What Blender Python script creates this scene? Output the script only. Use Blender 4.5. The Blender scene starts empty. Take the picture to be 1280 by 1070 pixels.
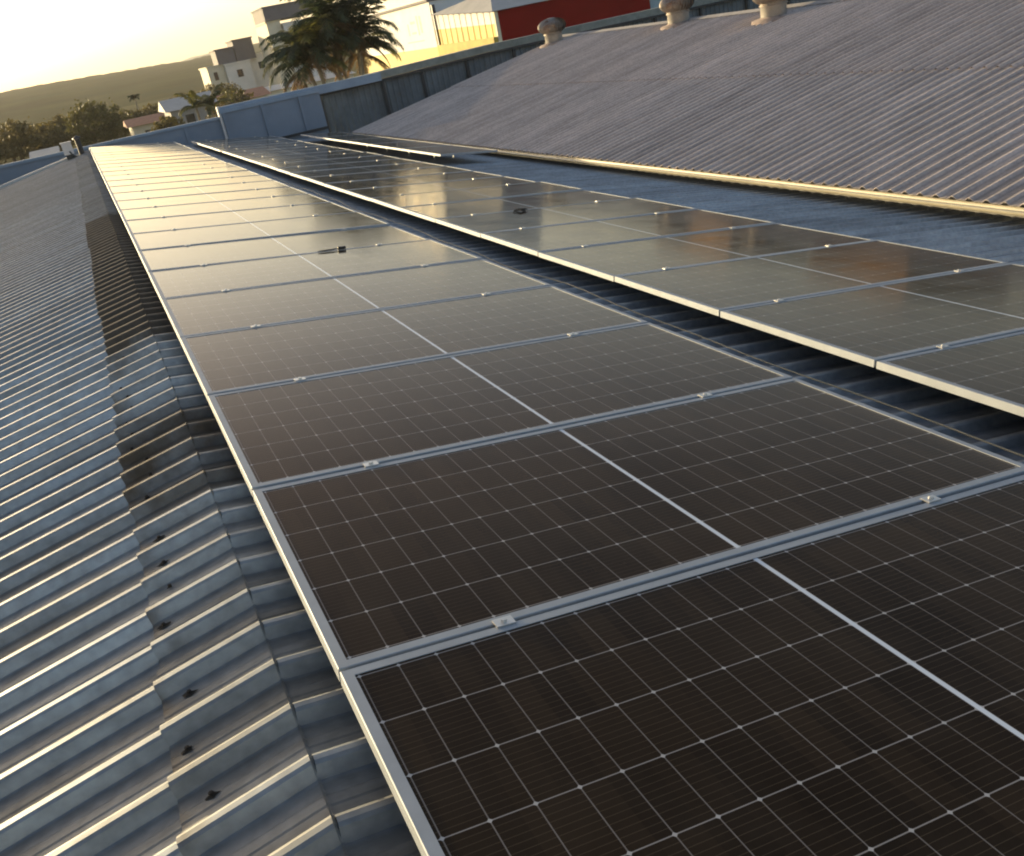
import bpy, math, random
from mathutils import Matrix, Vector, noise
PI = math.pi; R = math.radians
scene = bpy.context.scene
col = scene.collection
random.seed(7)

# ------------------------------------------------------------------ camera
F_PX = 1144.48
cd = bpy.data.cameras.new("camera"); cam = bpy.data.objects.new("camera", cd); col.objects.link(cam)
cd.sensor_fit = 'HORIZONTAL'; cd.sensor_width = 36.0; cd.lens = F_PX / 1280 * 36.0
cd.clip_start = 0.02; cd.clip_end = 20000
RW = [[0.8903123808501712, -0.4164508192917975, -0.18415368477467528],
      [-0.3279046803413357, -0.3057475690386966, -0.8938662901335827],
      [0.31594680741407455, 0.8562050800702588, -0.40876701890775824]]
r, d, f = (Vector(v) for v in RW)
M = Matrix(((r.x, -d.x, -f.x, -0.12589), (r.y, -d.y, -f.y, -0.63286), (r.z, -d.z, -f.z, 1.26538), (0, 0, 0, 1)))
cam.matrix_world = M
scene.camera = cam

# ------------------------------------------------------------------ sky, sun, exposure
SUN_EL, SUN_AZ = R(7.0), R(-29.0)      # azimuth from +Y, negative = towards -X
world = bpy.data.worlds.new("World"); scene.world = world; world.use_nodes = True
wn = world.node_tree.nodes; wl = world.node_tree.links
bg = wn["Background"]
sky = wn.new("ShaderNodeTexSky"); sky.sky_type = 'NISHITA'; sky.sun_disc = False
sky.sun_elevation = SUN_EL; sky.sun_rotation = SUN_AZ
sky.altitude = 0; sky.air_density = 0.65; sky.dust_density = 3.0; sky.ozone_density = 0.5
wl.new(sky.outputs[0], bg.inputs[0]); bg.inputs[1].default_value = 0.15
sd = bpy.data.lights.new("sun", 'SUN'); sun = bpy.data.objects.new("sun", sd); col.objects.link(sun)
sd.energy = 4.4; sd.angle = R(0.6); sd.color = (1.0, 0.80, 0.46)
sdir = Vector((math.sin(SUN_AZ) * math.cos(SUN_EL), math.cos(SUN_AZ) * math.cos(SUN_EL), math.sin(SUN_EL)))
sun.rotation_euler = sdir.to_track_quat('Z', 'Y').to_euler()
sun.location = (-40, 40, 30)
scene.view_settings.view_transform = 'Standard'; scene.view_settings.look = 'None'
scene.view_settings.exposure = 1.08; scene.view_settings.gamma = 1.0
scene.cycles.use_denoising = True
scene.cycles.filter_width = 2.0
scene.cycles.max_bounces = 6; scene.cycles.volume_bounces = 1
scene.cycles.sample_clamp_indirect = 6.0

# ------------------------------------------------------------------ mesh helpers
class MB:
    def __init__(s): s.v = []; s.f = []; s.mi = []
    def add(s, verts, faces, mi=0):
        o = len(s.v); s.v += [tuple(v) for v in verts]
        for q in faces: s.f.append(tuple(o + i for i in q)); s.mi.append(mi)
    def box(s, x0, x1, y0, y1, z0, z1, mi=0, M=None):
        vs = [(x, y, z) for z in (z0, z1) for y in (y0, y1) for x in (x0, x1)]
        if M is not None: vs = [M @ Vector(v) for v in vs]
        s.add(vs, [(0, 2, 3, 1), (4, 5, 7, 6), (0, 1, 5, 4), (2, 6, 7, 3), (0, 4, 6, 2), (1, 3, 7, 5)], mi)
    def tube(s, pts, rad, n=8, mi=0, caps=True):
        pts = [Vector(p) for p in pts]; rings = []
        if not isinstance(rad, (list, tuple)): rad = [rad] * len(pts)
        vs = []
        for i, p in enumerate(pts):
            t = (pts[min(i + 1, len(pts) - 1)] - pts[max(i - 1, 0)]).normalized()
            a = t.cross(Vector((0, 0, 1)))
            if a.length < 1e-3: a = Vector((1, 0, 0))
            a.normalize(); b = t.cross(a)
            for k in range(n):
                th = 2 * PI * k / n
                vs.append(p + (a * math.cos(th) + b * math.sin(th)) * rad[i])
        fs = []
        for i in range(len(pts) - 1):
            for k in range(n):
                k2 = (k + 1) % n
                fs.append((i * n + k, (i + 1) * n + k, (i + 1) * n + k2, i * n + k2))
        if caps: fs.append(tuple(range(n))); fs.append(tuple(reversed(range((len(pts) - 1) * n, len(pts) * n))))
        s.add(vs, fs, mi)
    def lathe(s, prof, n=20, c=(0, 0, 0), mi=0):
        vs = []
        for (rr, z) in prof:
            for k in range(n):
                th = 2 * PI * k / n; vs.append((c[0] + rr * math.cos(th), c[1] + rr * math.sin(th), c[2] + z))
        fs = []
        for i in range(len(prof) - 1):
            for k in range(n):
                k2 = (k + 1) % n; fs.append((i * n + k, i * n + k2, (i + 1) * n + k2, (i + 1) * n + k))
        s.add(vs, fs, mi)
    def build(s, name, mat, parent=None, smooth=False):
        me = bpy.data.meshes.new(name); me.from_pydata(s.v, [], s.f)
        mats = mat if isinstance(mat, (list, tuple)) else [mat]
        for m in mats: me.materials.append(m)
        if len(mats) > 1: me.polygons.foreach_set("material_index", s.mi)
        if smooth: me.polygons.foreach_set("use_smooth", [True] * len(me.polygons))
        me.update()
        o = bpy.data.objects.new(name, me); col.objects.link(o)
        if parent is not None: o.parent = parent
        return o

def tag(o, label=None, cat=None, group=None, kind=None):
    if label: o["label"] = label
    if cat: o["category"] = cat
    if group: o["group"] = group
    if kind: o["kind"] = kind
    return o
def thing(name, label, cat, loc=(0, 0, 0), rot=(0, 0, 0), group=None):
    o = bpy.data.objects.new(name, None); col.objects.link(o)
    o.empty_display_size = 0.2
    o.location = loc; o.rotation_euler = rot
    return tag(o, label, cat, group)
def copy_tree(o, parent=None):
    c = o.copy(); col.objects.link(c); c.parent = parent
    for ch in [q for q in bpy.data.objects if q.parent == o]: copy_tree(ch, c)
    return c

# ------------------------------------------------------------------ materials
def mat(name, color, rough=0.6, metal=0.0, spec=0.5, var=0.0, scale=4.0, bump=0.0, bscale=30.0, stain=None):
    m = bpy.data.materials.new(name); m.use_nodes = True
    nt = m.node_tree; N = nt.nodes; L = nt.links; b = N["Principled BSDF"]
    b.inputs["Roughness"].default_value = rough; b.inputs["Metallic"].default_value = metal
    b.inputs["Specular IOR Level"].default_value = spec
    c = (*color, 1)
    b.inputs["Base Color"].default_value = c
    if var or stain:
        tc = N.new("ShaderNodeTexCoord"); nz = N.new("ShaderNodeTexNoise")
        nz.inputs["Scale"].default_value = scale; nz.inputs["Detail"].default_value = 6; nz.inputs["Roughness"].default_value = 0.65
        L.new(tc.outputs["Object"], nz.inputs["Vector"])
        mr = N.new("ShaderNodeMapRange"); mr.inputs[1].default_value = 0.3; mr.inputs[2].default_value = 0.7
        mr.inputs[3].default_value = 1 - var; mr.inputs[4].default_value = 1 + var
        L.new(nz.outputs["Fac"], mr.inputs[0])
        mx = N.new("ShaderNodeVectorMath"); mx.operation = 'SCALE'; mx.inputs[0].default_value = color
        L.new(mr.outputs[0], mx.inputs["Scale"]); out = mx.outputs[0]
        if stain:
            n2 = N.new("ShaderNodeTexNoise"); n2.inputs["Scale"].default_value = stain[2]; n2.inputs["Detail"].default_value = 8
            n2.inputs["Roughness"].default_value = 0.7
            L.new(tc.outputs["Object"], n2.inputs["Vector"])
            m2 = N.new("ShaderNodeMapRange"); m2.inputs[1].default_value = stain[1]; m2.inputs[2].default_value = stain[1] + 0.15
            L.new(n2.outputs["Fac"], m2.inputs[0])
            mix = N.new("ShaderNodeMix"); mix.data_type = 'RGBA'
            L.new(m2.outputs[0], mix.inputs[0]); L.new(out, mix.inputs[6]); mix.inputs[7].default_value = (*stain[0], 1)
            out = mix.outputs[2]
        L.new(out, b.inputs["Base Color"])
    if bump:
        tc2 = N.new("ShaderNodeTexCoord"); n3 = N.new("ShaderNodeTexNoise"); n3.inputs["Scale"].default_value = bscale
        n3.inputs["Detail"].default_value = 5
        L.new(tc2.outputs["Object"], n3.inputs["Vector"])
        bp = N.new("ShaderNodeBump"); bp.inputs["Strength"].default_value = bump; bp.inputs["Distance"].default_value = 0.02
        L.new(n3.outputs["Fac"], bp.inputs["Height"]); L.new(bp.outputs[0], b.inputs["Normal"])
    return m

def math_node(nt, op, a, b=None):
    n = nt.nodes.new("ShaderNodeMath"); n.operation = op
    for i, x in enumerate((a, b)):
        if x is None: continue
        if isinstance(x, (int, float)): n.inputs[i].default_value = x
        else: nt.links.new(x, n.inputs[i])
    return n.outputs[0]

PW, PH = 2.278, 1.123
def cell_material(portrait=False):
    m = bpy.data.materials.new("solar_cells"); m.use_nodes = True
    nt = m.node_tree; N = nt.nodes; L = nt.links; b = N["Principled BSDF"]
    tc = N.new("ShaderNodeTexCoord"); sp = N.new("ShaderNodeSeparateXYZ"); L.new(tc.outputs["Object"], sp.inputs[0])
    X, Y = sp.outputs[0], sp.outputs[1]
    mn = lambda op, a, c=None: math_node(nt, op, a, c)
    xm = mn('ABSOLUTE', mn('SUBTRACT', X, PW / 2))
    px = (PW / 2 - 0.036 - 0.007) / 12; py = (PH - 0.072) / 6
    ax = mn('DIVIDE', mn('SUBTRACT', xm, 0.007), px)
    ay = mn('DIVIDE', mn('SUBTRACT', Y, 0.036), py)
    def near(a, p):     # metres to the nearest cell boundary
        fr = mn('FRACT', mn('ADD', a, 0.5)); return mn('MULTIPLY', mn('ABSOLUTE', mn('SUBTRACT', fr, 0.5)), p)
    dx, dy = near(ax, px), near(ay, py)
    lx = mn('LESS_THAN', dx, 0.0013); ly = mn('LESS_THAN', dy, 0.0015)
    node = mn('LESS_THAN', mn('ADD', dx, dy), 0.0060)
    strip = mn('LESS_THAN', xm, 0.0065)
    bus = mn('LESS_THAN', near(mn('DIVIDE', mn('SUBTRACT', Y, 0.036), py / 10), py / 10), 0.0005)
    nz = N.new("ShaderNodeTexNoise"); nz.inputs["Scale"].default_value = 1.3; nz.inputs["Detail"].default_value = 3
    L.new(tc.outputs["Object"], nz.inputs["Vector"])
    # a slightly different tone from cell to cell
    wn_ = N.new("ShaderNodeTexWhiteNoise"); wn_.noise_dimensions = '2D'
    cx = N.new("ShaderNodeCombineXYZ"); L.new(mn('FLOOR', mn('DIVIDE', X, px)), cx.inputs[0]); L.new(mn('FLOOR', ay), cx.inputs[1])
    L.new(cx.outputs[0], wn_.inputs["Vector"])
    tone = mn('ADD', mn('MULTIPLY', wn_.outputs["Value"], 0.35), mn('MULTIPLY', nz.outputs["Fac"], 0.9))
    sc = N.new("ShaderNodeVectorMath"); sc.operation = 'SCALE'; sc.inputs[0].default_value = (0.029, 0.0190, 0.0100)
    L.new(tone, sc.inputs["Scale"])
    cur = sc.outputs[0]
    def over(mask, colr, fac):
        nonlocal cur
        mx = N.new("ShaderNodeMix"); mx.data_type = 'RGBA'
        L.new(mn('MULTIPLY', mask, fac), mx.inputs[0]); L.new(cur, mx.inputs[6]); mx.inputs[7].default_value = (*colr, 1)
        cur = mx.outputs[2]
    over(bus, (0.15, 0.115, 0.075), 0.42)
    over(lx, (0.29, 0.265, 0.25), 0.55); over(ly, (0.33, 0.31, 0.295), 0.75)
    over(node, (0.44, 0.43, 0.42), 0.9); over(strip, (0.66, 0.71, 0.76), 1.0)
    # thin uneven film of dust, thicker along the low edge
    nd = N.new("ShaderNodeTexNoise"); nd.inputs["Scale"].default_value = 2.1; nd.inputs["Detail"].default_value = 8; nd.inputs["Roughness"].default_value = 0.7
    oi = N.new("ShaderNodeObjectInfo"); va = N.new("ShaderNodeVectorMath"); va.operation = 'ADD'
    L.new(tc.outputs["Object"], va.inputs[0]); L.new(oi.outputs["Location"], va.inputs[1]); L.new(va.outputs[0], nd.inputs["Vector"])
    dm = N.new("ShaderNodeMapRange"); dm.inputs[1].default_value = 0.42; dm.inputs[2].default_value = 0.78; dm.inputs[4].default_value = 0.045
    L.new(nd.outputs["Fac"], dm.inputs[0])
    ed = N.new("ShaderNodeMapRange"); ed.inputs[1].default_value = PW - 0.10; ed.inputs[2].default_value = PW - 0.02; ed.inputs[4].default_value = 0.10
    L.new(X, ed.inputs[0])
    over(mn('ADD', dm.outputs[0], ed.outputs[0]), (0.30, 0.25, 0.19), 1.0)
    L.new(cur, b.inputs["Base Color"])
    n2 = N.new("ShaderNodeTexNoise"); n2.inputs["Scale"].default_value = 3.0; n2.inputs["Detail"].default_value = 7
    L.new(tc.outputs["Object"], n2.inputs["Vector"])
    mr = N.new("ShaderNodeMapRange"); mr.inputs[1].default_value = 0.3; mr.inputs[2].default_value = 0.75
    mr.inputs[3].default_value = 0.085; mr.inputs[4].default_value = 0.15
    L.new(n2.outputs["Fac"], mr.inputs[0]);
    b.inputs["Roughness"].default_value = 0.5; b.inputs["Specular IOR Level"].default_value = 0.0
    # anti-reflective glass: weak warm reflection face on, plain mirror-like at grazing angles
    gl = N.new("ShaderNodeBsdfGlossy"); L.new(mr.outputs[0], gl.inputs["Roughness"])
    lw = N.new("ShaderNodeLayerWeight"); lw.inputs["Blend"].default_value = 0.5
    m3 = N.new("ShaderNodeMapRange"); m3.inputs[1].default_value = 0.60; m3.inputs[2].default_value = 0.84; L.new(lw.outputs["Facing"], m3.inputs[0])
    gc = N.new("ShaderNodeMix"); gc.data_type = 'RGBA'; gc.inputs[6].default_value = (0.70, 0.56, 0.47, 1); gc.inputs[7].default_value = (0.90, 0.89, 0.85, 1)
    L.new(m3.outputs[0], gc.inputs[0]); L.new(gc.outputs[2], gl.inputs["Color"])
    fr = N.new("ShaderNodeFresnel"); fr.inputs["IOR"].default_value = 1.28
    ms = N.new("ShaderNodeMixShader"); L.new(fr.outputs[0], ms.inputs[0]); L.new(b.outputs[0], ms.inputs[1]); L.new(gl.outputs[0], ms.inputs[2])
    L.new(ms.outputs[0], N["Material Output"].inputs["Surface"])
    return m

def roof_material(name, base, rough, metal, rib0, pitch, dirt, stain_thr=0.56, dirt_amt=0.75, bands=None, lap=True, bcol=(0.072, 0.048, 0.024)):
    """Galvanised sheet: dirt gathers in the pans between ribs, blotches along the sheet."""
    m = bpy.data.materials.new(name); m.use_nodes = True
    nt = m.node_tree; N = nt.nodes; L = nt.links; b = N["Principled BSDF"]
    tc = N.new("ShaderNodeTexCoord"); sp = N.new("ShaderNodeSeparateXYZ"); L.new(tc.outputs["Object"], sp.inputs[0])
    mn = lambda op, a, c=None: math_node(nt, op, a, c)
    Y = sp.outputs[1]
    fr = mn('ABSOLUTE', mn('SUBTRACT', mn('FRACT', mn('ADD', mn('DIVIDE', mn('SUBTRACT', Y, rib0), pitch), 0.5)), 0.5))
    pan = N.new("ShaderNodeMapRange"); pan.inputs[1].default_value = 0.165; pan.inputs[2].default_value = 0.23
    L.new(fr, pan.inputs[0])
    mp = N.new("ShaderNodeMapping"); mp.inputs["Scale"].default_value = (0.5, 2.6, 1); L.new(tc.outputs["Object"], mp.inputs[0])
    nz = N.new("ShaderNodeTexNoise"); nz.inputs["Scale"].default_value = 2.2; nz.inputs["Detail"].default_value = 9; nz.inputs["Roughness"].default_value = 0.68
    L.new(mp.outputs[0], nz.inputs["Vector"])
    m2 = N.new("ShaderNodeMapRange"); m2.inputs[1].default_value = stain_thr - 0.16; m2.inputs[2].default_value = stain_thr + 0.14
    L.new(nz.outputs["Fac"], m2.inputs[0])
    amt = mn('MULTIPLY', mn('ADD', mn('MULTIPLY', pan.outputs[0], 0.55), mn('MULTIPLY', m2.outputs[0], 0.6)), dirt_amt)
    amt = mn('MINIMUM', amt, 1.0)
    n3 = N.new("ShaderNodeTexNoise"); n3.inputs["Scale"].default_value = 26; n3.inputs["Detail"].default_value = 6
    L.new(tc.outputs["Object"], n3.inputs["Vector"])
    v = N.new("ShaderNodeMapRange"); v.inputs[1].default_value = 0.3; v.inputs[2].default_value = 0.7; v.inputs[3].default_value = 0.82; v.inputs[4].default_value = 1.14
    L.new(n3.outputs["Fac"], v.inputs[0])
    mx = N.new("ShaderNodeMix"); mx.data_type = 'RGBA'; L.new(amt, mx.inputs[0]); mx.inputs[6].default_value = (*base, 1); mx.inputs[7].default_value = (*dirt, 1)
    wr = N.new("ShaderNodeTexWhiteNoise"); wr.noise_dimensions = '1D'; L.new(mn('FLOOR', mn('DIVIDE', mn('SUBTRACT', Y, rib0 + pitch * 0.5), pitch)), wr.inputs["W"])
    ws = N.new("ShaderNodeTexWhiteNoise"); ws.noise_dimensions = '1D'; L.new(mn('FLOOR', mn('DIVIDE', mn('SUBTRACT', Y, rib0 + pitch * 0.5), pitch * 5)), ws.inputs["W"])
    vv = mn('MULTIPLY', v.outputs[0], mn('ADD', mn('ADD', 0.80, mn('MULTIPLY', wr.outputs["Value"], 0.15)), mn('MULTIPLY', ws.outputs["Value"], 0.16)))
    sc = N.new("ShaderNodeVectorMath"); sc.operation = 'SCALE'; L.new(mx.outputs[2], sc.inputs[0]); L.new(vv, sc.inputs["Scale"])
    final = sc.outputs[0]
    if bands:
        ng = N.new("ShaderNodeTexNoise"); ng.inputs["Scale"].default_value = 1.7; ng.inputs["Detail"].default_value = 7; ng.inputs["Roughness"].default_value = 0.65
        L.new(tc.outputs["Object"], ng.inputs["Vector"])
        jit = mn('MULTIPLY', mn('SUBTRACT', ng.outputs["Fac"], 0.5), 2.4)
        yj = mn('ADD', Y, jit); tot = None
        for (a0, b0, k0) in bands:
            u1 = N.new("ShaderNodeMapRange"); u1.inputs[1].default_value = a0 - 0.3; u1.inputs[2].default_value = a0 + 0.3; L.new(yj, u1.inputs[0])
            u2 = N.new("ShaderNodeMapRange"); u2.inputs[1].default_value = b0 - 0.4; u2.inputs[2].default_value = b0 + 0.4; u2.inputs[3].default_value = 1; u2.inputs[4].default_value = 0; L.new(yj, u2.inputs[0])
            q = mn('MULTIPLY', mn('MULTIPLY', u1.outputs[0], u2.outputs[0]), k0); tot = q if tot is None else mn('MAXIMUM', tot, q)
        # grime gathers along the lower lap edge
        e1 = N.new("ShaderNodeMapRange"); e1.inputs[1].default_value = -0.30; e1.inputs[2].default_value = -0.43; L.new(sp.outputs[0], e1.inputs[0])
        ng2 = N.new("ShaderNodeTexNoise"); ng2.inputs["Scale"].default_value = 7; ng2.inputs["Detail"].default_value = 6; L.new(tc.outputs["Object"], ng2.inputs["Vector"])
        gm = N.new("ShaderNodeMapRange"); gm.inputs[1].default_value = 0.42; gm.inputs[2].default_value = 0.62; L.new(ng2.outputs["Fac"], gm.inputs[0])
        if lap: tot = mn('MAXIMUM', tot, mn('MULTIPLY', mn('MULTIPLY', e1.outputs[0], gm.outputs[0]), 0.85))
        mb_ = N.new("ShaderNodeMix"); mb_.data_type = 'RGBA'; L.new(tot, mb_.inputs[0]); L.new(final, mb_.inputs[6])
        sb = N.new("ShaderNodeVectorMath"); sb.operation = 'SCALE'; sb.inputs[0].default_value = bcol; L.new(v.outputs[0], sb.inputs["Scale"])
        L.new(sb.outputs[0], mb_.inputs[7]); final = mb_.outputs[2]; amt = mn('MAXIMUM', amt, tot)
    L.new(final, b.inputs["Base Color"])
    L.new(mn('MULTIPLY', mn('SUBTRACT', 1.0, mn('MULTIPLY', amt, 0.85)), metal), b.inputs["Metallic"])
    L.new(mn('ADD', mn('MULTIPLY', amt, 0.3), rough), b.inputs["Roughness"])
    bp = N.new("ShaderNodeBump"); bp.inputs["Strength"].default_value = 0.05; bp.inputs["Distance"].default_value = 0.01
    n4 = N.new("ShaderNodeTexNoise"); n4.inputs["Scale"].default_value = 9; n4.inputs["Detail"].default_value = 3
    L.new(tc.outputs["Object"], n4.inputs["Vector"]); L.new(n4.outputs["Fac"], bp.inputs["Height"]); L.new(bp.outputs[0], b.inputs["Normal"])
    return m

RIB0, PITCH = 1.768, 0.195
M_ = {}
M_['cells'] = cell_material()
M_['alu'] = mat("anodised_aluminium", (0.33, 0.355, 0.38), 0.58, 0.2, 0.25, var=0.10, scale=7)
M_['bolt'] = mat("bolt_steel", (0.62, 0.60, 0.56), 0.35, 0.8)
M_['back'] = mat("backsheet", (0.55, 0.55, 0.54), 0.7)
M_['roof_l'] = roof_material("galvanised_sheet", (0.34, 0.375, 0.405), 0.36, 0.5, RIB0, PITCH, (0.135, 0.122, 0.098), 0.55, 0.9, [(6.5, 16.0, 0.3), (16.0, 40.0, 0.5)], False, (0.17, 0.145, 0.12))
M_['roof_r'] = roof_material("galvanised_sheet_shaded_side", (0.29, 0.325, 0.365), 0.42, 0.5, RIB0, PITCH, (0.09, 0.09, 0.09))  # same sheet, with this slope's shade put into a darker, bluer base
M_['cap'] = roof_material("ridge_cap_sheet", (0.34, 0.37, 0.39), 0.38, 0.45, RIB0, PITCH, (0.11, 0.10, 0.08), 0.52, 0.8,
                         [(2.75, 3.55, 0.95), (4.9, 12.2, 0.92), (12.2, 30.0, 0.42), (-3.0, 0.95, 0.25)])
M_['roof_n'] = roof_material("old_zinc_sheet", (0.54, 0.46, 0.42), 0.6, 0.05, 0.05, 0.195, (0.25, 0.22, 0.20), 0.52, 0.85)
M_['gutter'] = mat("painted_gutter", (0.46, 0.41, 0.29), 0.5, 0.0, var=0.12, scale=3, stain=((0.25, 0.2, 0.14), 0.60, 2.0))
M_['oldflash'] = mat("old_flashing", (0.27, 0.255, 0.25), 0.8, 0.0, var=0.15, scale=2)
M_['flash'] = mat("flashing", (0.5, 0.5, 0.5), 0.45, 0.4, var=0.15, scale=3)
M_['bluewall'] = mat("blue_grey_painted_sheet", (0.19, 0.235, 0.30), 0.55, 0.0, var=0.14, scale=0.9, stain=((0.20, 0.22, 0.26), 0.6, 1.4))
M_['bluecap'] = mat("blue_grey_flashing", (0.24, 0.31, 0.40), 0.5, 0.1, var=0.12, scale=2)
M_['darkpost'] = mat("dark_steel", (0.03, 0.032, 0.036), 0.5, 0.2, var=0.2)
M_['greysheet'] = mat("weathered_fence_sheet", (0.125, 0.145, 0.16), 0.6, 0.1, var=0.3, scale=1.6, stain=((0.12, 0.10, 0.07), 0.58, 2.5))
M_['coping'] = mat("mossy_coping", (0.24, 0.25, 0.22), 0.8, var=0.25, scale=3)
M_['whitewall'] = mat("white_render", (0.72, 0.70, 0.66), 0.8, var=0.07, scale=0.8, stain=((0.5, 0.48, 0.42), 0.66, 0.7))
M_['yellow'] = mat("yellow_paint", (0.56, 0.40, 0.07), 0.7, var=0.2, scale=1.2, stain=((0.34, 0.27, 0.11), 0.55, 1.5))
M_['yellowband'] = mat("ochre_paint", (0.46, 0.35, 0.08), 0.8, var=0.2, scale=1.0)
M_['red'] = mat("red_paint", (0.20, 0.002, 0.002), 0.8, 0.0, 0.15, var=0.12, scale=0.7)
M_['greyroof'] = mat("grey_sheet_roof", (0.38, 0.37, 0.35), 0.7, var=0.12, scale=1)
M_['glassdark'] = mat("window_glass", (0.02, 0.025, 0.03), 0.08)
M_['concrete'] = mat("concrete", (0.34, 0.33, 0.31), 0.85, var=0.15, scale=1.0)
M_['darkwall'] = mat("dark_render", (0.14, 0.13, 0.14), 0.8, var=0.15, scale=0.6)
M_['tile'] = mat("clay_tile", (0.30, 0.13, 0.07), 0.8, var=0.25, scale=3)
M_['cream'] = mat("cream_render", (0.66, 0.60, 0.45), 0.8, var=0.08, scale=0.6)
M_['trunk'] = mat("bark", (0.11, 0.085, 0.06), 0.9, var=0.3, scale=6)
M_['palmtrunk'] = mat("palm_bark", (0.26, 0.22, 0.16), 0.9, var=0.3, scale=6)
M_['zinc'] = mat("rusty_zinc", (0.30, 0.27, 0.24), 0.5, 0.5, var=0.2, scale=5, stain=((0.17, 0.075, 0.035), 0.50, 4.0))
M_['cream_metal'] = mat("cream_painted_pipe", (0.78, 0.70, 0.52), 0.5, var=0.08, scale=6)
M_['neck'] = mat("galvanised_pipe", (0.33, 0.31, 0.28), 0.5, 0.2, var=0.15, scale=4)
M_['rust'] = mat("rusty_flange", (0.27, 0.21, 0.18), 0.8, var=0.3, scale=9)
M_['black'] = mat("black_plastic", (0.012, 0.012, 0.012), 0.5)
M_['dirt'] = mat("dead_leaf", (0.018, 0.014, 0.010), 0.9)
M_['paleplastic'] = mat("pale_box", (0.62, 0.58, 0.56), 0.6, var=0.1)
M_['brownbrick'] = mat("brown_brick", (0.24, 0.125, 0.05), 0.85, var=0.25, scale=0.6)
M_['ground'] = mat("dry_ground", (0.11, 0.10, 0.05), 1.0, 0.0, 0.0, var=0.35, scale=0.03, stain=((0.07, 0.085, 0.03), 0.5, 0.015))
M_['hill'] = mat("wooded_hill", (0.050, 0.052, 0.018), 1.0, 0.0, 0.0, var=0.45, scale=0.012, stain=((0.040, 0.05, 0.022), 0.5, 0.02))
M_['cable'] = mat("cable", (0.30, 0.26, 0.17), 0.6)

def leaf_material(name, c, var=0.4, trans=0.35):
    m = bpy.data.materials.new(name); m.use_nodes = True
    nt = m.node_tree; N = nt.nodes; L = nt.links; b = N["Principled BSDF"]
    tc = N.new("ShaderNodeTexCoord"); nz = N.new("ShaderNodeTexNoise"); nz.inputs["Scale"].default_value = 1.1; nz.inputs["Detail"].default_value = 6
    L.new(tc.outputs["Object"], nz.inputs["Vector"])
    mr = N.new("ShaderNodeMapRange"); mr.inputs[1].default_value = 0.3; mr.inputs[2].default_value = 0.7; mr.inputs[3].default_value = 1 - var; mr.inputs[4].default_value = 1 + var
    L.new(nz.outputs["Fac"], mr.inputs[0])
    sc = N.new("ShaderNodeVectorMath"); sc.operation = 'SCALE'; sc.inputs[0].default_value = c; L.new(mr.outputs[0], sc.inputs["Scale"])
    L.new(sc.outputs[0], b.inputs["Base Color"]); b.inputs["Roughness"].default_value = 0.6
    tr = N.new("ShaderNodeBsdfTranslucent"); L.new(sc.outputs[0], tr.inputs[0])
    ms = N.new("ShaderNodeMixShader"); ms.inputs[0].default_value = trans
    L.new(b.outputs[0], ms.inputs[1]); L.new(tr.outputs[0], ms.inputs[2]); L.new(ms.outputs[0], N["Material Output"].inputs["Surface"])
    return m
M_['leaf'] = leaf_material("tree_leaves", (0.095, 0.088, 0.024))
M_['leaf2'] = leaf_material("olive_leaves", (0.13, 0.105, 0.032))
M_['frond'] = leaf_material("palm_leaves", (0.034, 0.050, 0.022), 0.5)
M_['frond_y'] = leaf_material("yellow_green_palm_leaves", (0.12, 0.12, 0.03), 0.5)
M_['frond_d'] = leaf_material("dry_palm_leaves", (0.14, 0.085, 0.035), 0.4)

# ------------------------------------------------------------------ setting
S = R(9.0)                                   # pitch of the roof that carries the panels
UX = Vector((math.cos(S), 0, -math.sin(S))); UN = Vector((math.sin(S), 0, math.cos(S)))
def rp(u, y, n): return UX * u + Vector((0, y, 0)) + UN * n
SL = R(10.0)                                 # slope down to the left of the ridge
CREST = rp(-0.112, 0, -0.09)
LX = Vector((-math.cos(SL), 0, -math.sin(SL))); LN = Vector((-math.sin(SL), 0, math.cos(SL)))
def lp(t, y, n): return CREST + LX * t + Vector((0, y, 0)) + LN * n
GZ = -6.5

g = MB(); n = 40
xs = [-6000 + 12000 * i / n for i in range(n + 1)]; ys = [-400 + 8400 * i / n for i in range(n + 1)]
g.add([(x, y, GZ) for y in ys for x in xs], [(j * (n + 1) + i, j * (n + 1) + i + 1, (j + 1) * (n + 1) + i + 1, (j + 1) * (n + 1) + i) for j in range(n) for i in range(n)])
tag(g.build("ground", M_['ground']), kind="structure")

def heightfield(name, x0, x1, y0, y1, nx, ny, fn, m):
    h = MB()
    vs = [(x0 + (x1 - x0) * i / nx, y0 + (y1 - y0) * j / ny) for j in range(ny + 1) for i in range(nx + 1)]
    h.add([(x, y, GZ - 0.5 + fn(x, y)) for x, y in vs], [(j * (nx + 1) + i, j * (nx + 1) + i + 1, (j + 1) * (nx + 1) + i + 1, (j + 1) * (nx + 1) + i) for j in range(ny) for i in range(nx)])
    return tag(h.build(name, m, smooth=True), kind="structure")
def bellv(t): return max(0.0, 1 - t * t) ** 1.2
def hill_h(x, y):
    ridge = 32.5 - 6.0 * max(0, min(1, (x + 20) / 160)) + 4.0 * max(0, min(1, (x - 160) / 90)) - 14 * max(0, (-60 - x) / 300)
    ridge = max(ridge, 8)
    q = noise.noise(Vector((x / 60, y / 60, 1.3))) * 2.2 + noise.noise(Vector((x / 14, y / 14, 4))) * 1.3 + noise.noise(Vector((x / 6, y / 9, 7))) * 0.9
    return bellv((y - 1500) / (1000 if y < 1500 else 520)) * (ridge + q)
heightfield("hills", -600, 1000, 510, 2020, 440, 110, hill_h, M_['hill'])
def mtn_h(x, y):
    ridge = 46 + 26 * max(0, min(1, (x - 330) / 170)) - 10 * max(0, min(1, (x - 800) / 600))
    return bellv((y - 4000) / 900) * (ridge + noise.noise(Vector((x / 130, y / 130, 2))) * 6)
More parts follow.
